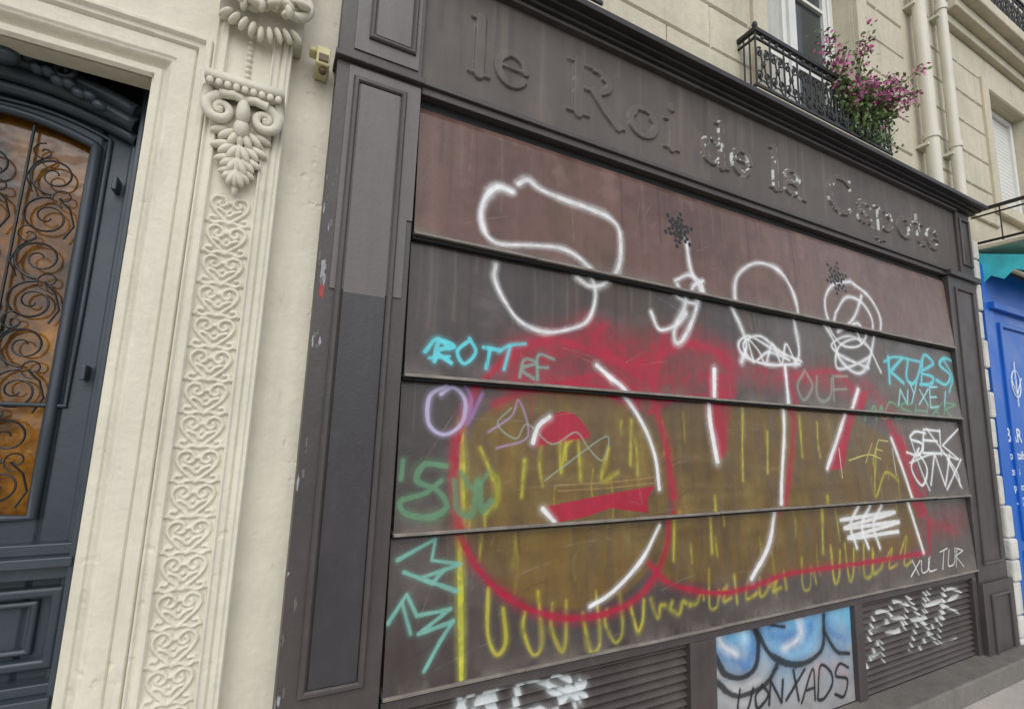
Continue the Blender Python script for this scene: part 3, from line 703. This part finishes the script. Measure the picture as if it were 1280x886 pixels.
LET['C']=(.9,[(arc(.48,.5,.38,.47,48,312,26),.055),(arc(.36,.5,.22,.33,120,240,12),.09),([(.78,.98),(.78,.72)],.025)])
LET['p']=(.72,[(arc(.38,.3,.22,.28,0,360,24),.045),(arc(.4,.3,.18,.2,-60,60,10),.07),([(.15,-.3),(.15,.6)],.078),([(.0,-.3),(.3,-.3)],.028),([(.02,.6),(.15,.6)],.028)])
LET['t']=(.44,[([(.19,.85),(.19,.1),(.27,.02),(.40,.05)],.07),([(.03,.6),(.38,.6)],.03)])
words=[('le',.63,.95),('Roi',1.14,1.89),('de',2.03,2.50),('la',2.64,3.0),('Capote',3.22,4.78)]
xf=[XL-.02]
while xf[-1]<5.06: xf.append(xf[-1]+.0034+.003*(xf[-1]-XL)/(XR-XL))
xf=np.array(xf); zf=np.arange(3.04,3.60,.0032)
c=Canvas(xf,zf,S(88,80,75)); X,Z=c.X,c.Z
c.C*= (.72+.4*fbm(X,Z,.4,3,5)+.2*fbm(X*6,Z*.6,.3,7,4))[...,None]
c.blend((slice(None),slice(None)),.3*ss(.55,.7,fbm(X*2,Z,.3,61,5)),S(114,102,92))
hgt=np.zeros(X.shape); base=3.175; ch_=.275
for w,x0,x1 in words:
    tot=sum(LET[q][0] for q in w); sc=(x1-x0)/tot; ox=x0
    for q in w:
        for path,r in LET[q][1]:
            p=[(ox+u*sc,base+v*ch_) for u,v in path]; rr=r*ch_*1.05
            sl=c.sub(min(a[0] for a in p)-.04,max(a[0] for a in p)+.04,min(a[1] for a in p)-.04,max(a[1] for a in p)+.04)
            if sl is None: continue
            dd=c.dist(p,sl); hgt[sl]=np.maximum(hgt[sl],1-ss(rr-.003,rr+.004,dd))
        ox+=LET[q][0]*sc
gz,gx=np.gradient(hgt); ed=np.clip(np.sqrt(gz**2+gx**2)*2.2,0,1)
amt=.12+.75*ss(1.95,2.1,X); nn=fbm(X,Z,.03,5,2)
c.blend((slice(None),slice(None)),np.clip(ed*ss(.60,.68,nn+.04*amt)*amt*1.0,0,1),S(205,205,198))
c.C*=(1+.08*hgt)[...,None]
rd=random.Random(8)
for i in range(110):
    w=words[rd.choice([2,3,4,4,4])]; x=rd.uniform(w[1],w[2]); z=base+rd.uniform(0,.2)
    jx=np.searchsorted(xf,x); jz=np.searchsorted(zf,z)
    if jx<len(xf) and .3<hgt[jz,jx]: c.stroke([(x,z),(x+.001,z+rd.uniform(0,.01))],rd.uniform(.004,.010),S(215,215,210),.75,.4,0,metres=True,smooth=False)
for i in range(70):
    x=rd.uniform(.5,5.); z=3.6-rd.random()*.05; L=rd.uniform(.08,.5); c.stroke([(x,z),(x+.003,z-L*.5),(x,z-L)],rd.uniform(.003,.012),S(52,46,44) if i%2 else S(124,114,104),rd.uniform(.12,.35),.9,.4,metres=True)
sheet('sign_fascia',xf,zf,.0-.012*hgt+.004*(fbm(X,Z,.4,2,3)-.5),c.C,M_fas,SH)
t=MB()
t.box(XL-.005,4.86,-.028,.07,3.018,3.04); t.box(XL-.005,4.86,-.012,.07,2.985,3.018)
t.box(.095,5.06,-.035,.07,3.585,3.605)
t.make('fascia_moulding',M_shopd,SH,bevel=.003)
co=MB(); co.box(.08,5.34,-.055,.07,3.605,3.625); co.box(.07,5.37,-.085,.07,3.625,3.643); co.box(.05,5.40,-.125,.078,3.643,3.675); co.box(.06,5.39,-.115,.078,3.675,3.688)
co.make('cornice',M_black,SH,bevel=.003)
TZ=2.11
pl=MB(); pl.box(.105,.428,-.030,.08,0,3.0); pl.make('pilaster_body',M_shopd,SH,bevel=.004)
q=MB(); q.box(.150,.405,-.036,-.029,TZ,2.985); q.box(.405,.4265,-.036,-.029,2.42,2.985); q.box(.16,.41,-.036,-.029,3.06,3.585); q.make('pilaster_pale_paint',M_shop,SH)
f=MB(); f.frame(.168,.372,.775,2.945,.022,-.048,-.02); f.frame(.21,.395,3.12,3.54,.02,-.050,-.03)
f.make('pilaster_panel_moulding',M_shopd,SH)
f=MB(); f.box(.196,.344,-.0425,-.035,.80,2.10); f.make('pilaster_lower_field',M_shopl,SH)
f=MB(); f.box(.196,.344,-.0425,-.0355,2.1005,2.917); f.box(.235,.37,-.0425,-.0355,3.145,3.515); f.make('pilaster_panel_field',M_shop,SH)
f=MB(); f.box(.095,.436,-.055,.08,3.0,3.025); f.box(.105,.428,-.030,.08,3.025,3.585); f.box(.085,.44,-.06,.08,0,.62)
f.make('pilaster_cap',M_shopd,SH,bevel=.004)
def patch(name,px,py,y,w,h,m,seed):
    """ragged paint flake on the wall"""
    x,z=P(px,py,y); rd=random.Random(seed); v=[];n=22
    for i in range(n):
        a=2*math.pi*i/n; k=rd.uniform(.6,1.15); v.append((x+w*k*max(-.8,min(.8,math.cos(a)*1.2)),y,z+h*k*max(-.8,min(.8,math.sin(a)*1.2))))
    me=bpy.data.meshes.new(name); me.from_pydata(v,[],[tuple(range(n))]); link(me,name,m,SH)
M_prim=mat('primer',S(150,150,155),.6,.3,40)
patch('red_paint_flake',402,364,-.0315,.011,.03,mat('red_paint',S(160,60,52),.6,.3,40),1)
patch('grey_primer_flake',404,335,-.0313,.011,.04,M_prim,2)
rd=random.Random(31)
for i in range(26):
    patch('paint_flake',rd.uniform(372,412)-0,0,0,0,0,M_prim,1) if False else None
    zz=rd.uniform(.75,2.9); xx=.105+rd.random()**2*.035; w_=rd.uniform(.002,.006); h_=rd.uniform(.006,.03); v=[]
    for j in range(12):
        a=2*math.pi*j/12; kk=rd.uniform(.5,1.2); v.append((max(.106,xx+w_*kk*math.cos(a)),-.0308,zz+h_*kk*math.sin(a)))
    me=bpy.data.meshes.new('paint_chip'); me.from_pydata(v,[],[tuple(range(12))]); link(me,'paint_chip',M_prim if i%3==0 else M_shop,SH)
patch('white_sticker',466,451,-.0368,.017,.009,M_white,4)
r=MB(); r.box(4.815,5.30,-.02,.08,.62,2.985); r.box(4.80,5.31,-.045,.08,.0,.62); r.box(4.80,5.33,-.05,.08,2.985,3.03); r.box(5.065,5.30,-.02,.08,3.03,3.60)
r.frame(4.90,5.22,.74,2.90,.02,-.036,-.01); r.frame(4.90,5.22,.12,.54,.02,-.062,-.03); r.frame(5.10,5.27,3.12,3.54,.02,-.036,-.01)
r.make('right_pilaster',M_shopd,SH,bevel=.003)
lo=MB()
lo.box(.44,4.80,-.008,.08,.66,.695); lo.box(.44,.50,-.01,.08,0,.66); lo.box(1.89,2.065,-.01,.08,.0,.66); lo.box(3.24,3.32,-.01,.08,.0,.66); lo.box(4.74,4.80,-.01,.08,0,.66)
lo.make('stall_riser_frame',M_shopd,SH,bevel=.003)
s=MB(); s.box(.44,5.36,-.16,.02,.0,.13); s.make('stone_plinth',M_plinth,SH,bevel=.01)
def louvre(name,x0,x1,painter):
    xs=np.arange(x0,x1+.004,.0045); zs=np.arange(.13,.66,.003); c=Canvas(xs,zs,S(84,77,74))
    c.C*=(.7+.55*fbm(c.X,c.Z,.2,6,4))[...,None]
    painter(c); per=.036; t=((c.Z-.13)%per)/per
    Y=.048-.045*(1-t)*(t>.12)
    sheet(name,xs,zs,Y,c.C,M_paint,SH,smooth=False)
def pa(c):
    tag(c,'XAULS*',560,905,735,884,48,36,.010,S(215,220,220),.9,.2,over=1.2); c.stroke([(600,885),(640,852),(700,862),(730,880)],.009,S(215,220,220),.85)
def pb_(c):
    tag(c,'PSNHR',1092,800,1205,770,38,34,.009,S(215,215,212),.9,.15,over=1.15); tag(c,'AGTXL',1088,835,1200,800,36,34,.008,S(200,205,200),.85,.15,over=1.15)
louvre('left_louvre_grille',.50,1.89,pa); louvre('right_louvre_grille',3.32,4.74,pb_)
xs=np.arange(2.065,3.242,.004); zs=np.arange(.13,.66,.0035); c=Canvas(xs,zs,S(160,158,158))
c.C*=(.8+.4*fbm(c.X,c.Z,.15,6,4))[...,None]
LB=S(120,190,228); RB=S(50,112,180); BK=S(24,26,32)
for pts,r,col,o in [([(880,790),(930,775),(990,770),(1070,765)],.13,LB,.95),([(900,850),(925,870),(950,862)],.03,S(215,215,215),.8),([(960,790),(1000,800),(1030,775)],.05,RB,.7),
    ([(900,800),(935,835),(950,800)],.03,RB,.7),([(1040,790),(1060,800)],.03,RB,.6),([(955,800),(985,822),(1020,805),(1030,770)],.025,S(130,180,215),.8),
    ([(900,775),(905,805),(925,820)],.012,WHT,.8),([(1000,762),(1005,795),(985,812)],.014,WHT,.75),([(930,765),(935,800)],.016,S(180,215,235),.8),([(1020,840),(1045,830),(1060,845)],.03,S(190,150,150),.4)]:
    c.stroke(pts,r,col,o,.7,.5,grain=.3,vary=.3)
for pts,r in [([(897,820),(912,845),(935,848),(950,832),(952,800),(945,782)],.017),([(950,790),(970,822),(1005,832),(1032,812),(1034,770)],.017),([(897,852),(925,872),(960,858),(975,835)],.016),([(1034,790),(1050,815),(1066,818)],.014),([(960,762),(965,780),(985,785)],.010)]:
    c.stroke(pts,r,BK,.93,.45,.3,vary=.35)
tag(c,'UONXADS',925,893,1068,866,34,38,.0085,BK,.95,.1)
sheet('painted_panel',xs,zs,np.full(c.X.shape,.02),c.C,M_paint,SH)
LA=empty('security_light'); x,z=P(404,78,.0)
b=MB(); b.box(x-.026,x+.022,-.045,.058,z-.042,z+.03); b.box(x-.05,x-.024,-.03,.02,z+.012,z+.03); b.make('lamp_body',M_beige,LA,bevel=.006)
b=MB(); b.box(x-.018,x+.016,-.052,-.044,z-.03,z-.004); b.ell((x,-.02,z-.052),(.014,.016,.014)); b.make('lens',M_brown,LA)
# ================================================================ NEIGHBOUR + BLUE SHOP
NB=empty('neighbouring_stone_building')
hn=[(6.15,7.05,3.95,5.15),(8.6,9.6,3.95,5.15),(6.15,7.05,6.3,8.3),(8.6,9.6,6.3,8.3),(11.4,12.4,3.95,5.15)]
m=MB(); wall_holes(m,5.301,17,.06,.6,3.3,10,hn); m.box(5.301,17,.1,.6,0,3.3); m.make('wall',M_ash,NB)
m=MB(); ashlar(m,5.31,17,3.7,5.55,hn,.032,.065,.31,.6); ashlar(m,5.31,17,5.9,10,hn,.032,.065,.31,.6); m.make('ashlar_blocks',M_ash,NB)
m=MB(); m.box(5.31,17,-.02,.065,5.55,5.64); m.box(5.31,17,-.1,.065,5.64,5.74); m.box(5.31,17,-.18,.065,5.74,5.86); m.make('string_course',M_ash,NB,bevel=.012)
for h in hn:
    w=MB(); w.frame(h[0],h[1],h[2],h[3],.05,.12,.2); 
    zz=h[2]+.05
    while zz<h[3]-.05: w.box(h[0]+.045,h[1]-.045,.15,.17,zz,zz+.04); zz+=.044
    w.make('roller_blind',M_white,NB)
    t=MB(); t.frame(h[0]-.12,h[1]+.12,h[2]-.12,h[3]+.12,.118,.0,.065,.012); t.make('architrave',M_ash,NB)
    g=MB(); g.box(h[0]+.01,h[1]-.01,.175,.18,h[2],h[3]); g.make('window_glass',M_glassd,NB)
balcony('iron_window_balcony',5.75,7.2,5.87,6.3,-.14,yb=.03)
wc=MB(); zz=0; rd=random.Random(4)
while zz<3.3:
    hh=rd.uniform(.14,.26); dx=rd.uniform(-.006,.006); lowk=zz<1.0
    wc.box(5.322+dx,(5.45 if lowk else 5.405)+dx,(-.05 if lowk else -.02)+rd.uniform(-.012,.012),.1,zz+.003,min(zz+hh,3.6)-.003); zz+=hh
o=wc.make('quoin_stones',M_rough,NB,bevel=.016)
BS=empty('blue_bar_shopfront')
b=MB(); b.box(5.415,5.60,-.02,.1,1.01,3.2); b.box(5.46,5.60,-.02,.1,0,1.01); b.box(5.60,6.8,-.012,.1,0,3.2); b.box(6.8,6.96,-.05,.1,0,3.2); b.box(6.96,12,-.0,.1,0,.75); b.box(6.96,12,-.02,.1,2.6,3.2)
b.frame(5.66,6.74,.12,.78,.03,-.035,-.0); b.frame(5.66,6.74,.86,2.70,.04,-.035,-.0); b.box(5.5,6.8,-.06,-.01,2.80,2.86)
for x in (8.2,9.6,11,12): b.box(x-.06,x+.06,-.04,.1,0,3.2)
b.make('blue_panelling',M_blue,BS,bevel=.003)
g=MB(); g.box(6.96,12,.05,.06,.75,2.6); g.make('shop_window',M_glassd,BS)
def text(s,px,py,size,y,parent):
    x,z=P(px,py,y); cu=bpy.data.curves.new('lettering','FONT'); cu.body=s; cu.size=size; cu.extrude=.001; cu.offset=size*.012
    o=bpy.data.objects.new('lettering',cu); o.location=(x,y,z); o.rotation_euler=(math.pi/2,0,0); cu.materials.append(M_txt); scene.collection.objects.link(o); o.parent=parent
text('BAR',1258,552,.17,-.0145,BS)
for i,(s_,sz) in enumerate((('cocktails',.10),('bieres',.10),('happy hour',.09),('17h - 20h',.10),('vins',.10),('cafe',.10),('tapas',.10))): text(s_,1260,574+i*20,sz,-.0145,BS)
x,z=P(1270,480,-.016); sg=MB(); sg.tube([(x+.09*math.cos(a),-.016,z+.12*math.sin(a)) for a in np.linspace(0,6.28,24)],.006,5); sg.tube([(x,-.016,z+.2),(x,-.016,z-.2)],.006,5); sg.tube([(x-.1,-.016,z+.05),(x,-.016,z-.1),(x+.12,-.016,z+.06)],.006,5); sg.make('painted_emblem',M_txt,BS)
aw=MB()
for i in range(104):
    x=5.47+i*.06; xe=x+.06
    p=[(x,.0,3.30),(xe,.0,3.30),(xe,-.30,3.20),(x,-.30,3.20)]; bI=len(aw.v); aw.v+=p; aw.f.append((bI,bI+1,bI+2,bI+3))
    dr=.10+.03*math.sin(i*math.pi/2.)+.02*(i%2); bI=len(aw.v); aw.v+=[(x,-.30,3.20),(xe,-.30,3.20),(xe,-.305,3.20-dr),(x,-.305,3.20-dr*.8)]; aw.f.append((bI,bI+1,bI+2,bI+3))
bI=len(aw.v); aw.v+=[(5.47,.0,3.30),(5.47,-.30,3.20),(5.47,-.305,3.06),(5.47,-.22,3.10),(5.47,-.15,3.03),(5.47,-.07,3.08),(5.47,.0,3.01)]; aw.f.append(tuple(range(bI,bI+7)))
aw.make('turquoise_awning',M_teal,BS)
balcony('iron_balcony',5.50,9.0,3.38,3.70,-.55,yb=.03,step=.15)
# ================================================================ CAMERA / LIGHT
cam=bpy.data.cameras.new('camera'); cam.sensor_fit='HORIZONTAL'; cam.sensor_width=36; cam.lens=F/1280*36; cam.clip_start=.05; cam.clip_end=500
co_=bpy.data.objects.new('camera',cam); scene.collection.objects.link(co_)
co_.matrix_world=Matrix.Translation((0,-D,H))@Matrix([list(R[0]),list(R[1]),list(R[2])]).to_4x4()
scene.camera=co_
w=bpy.data.worlds.new('World'); scene.world=w; w.use_nodes=True; nt=w.node_tree; bg=nt.nodes['Background']
sky=nt.nodes.new('ShaderNodeTexSky'); sky.sky_type='NISHITA'; sky.sun_disc=False; sky.sun_elevation=math.radians(45); sky.sun_rotation=math.radians(200)
hs=nt.nodes.new('ShaderNodeHueSaturation'); hs.inputs['Saturation'].default_value=.3; hs.inputs['Value'].default_value=1.4
nt.links.new(sky.outputs[0],hs.inputs['Color']); nt.links.new(hs.outputs[0],bg.inputs[0]); bg.inputs[1].default_value=.15
sd=bpy.data.lights.new('sun','SUN'); sd.energy=1.15; sd.angle=math.radians(50); sd.color=(1,.98,.95)
so=bpy.data.objects.new('sun',sd); scene.collection.objects.link(so)
az=math.radians(200); el=math.radians(45); dirv=Vector((math.sin(az)*math.cos(el),math.cos(az)*math.cos(el),math.sin(el)))
so.rotation_euler=dirv.to_track_quat('Z','Y').to_euler()
scene.view_settings.view_transform='Standard'; scene.view_settings.look='None'; scene.view_settings.exposure=0
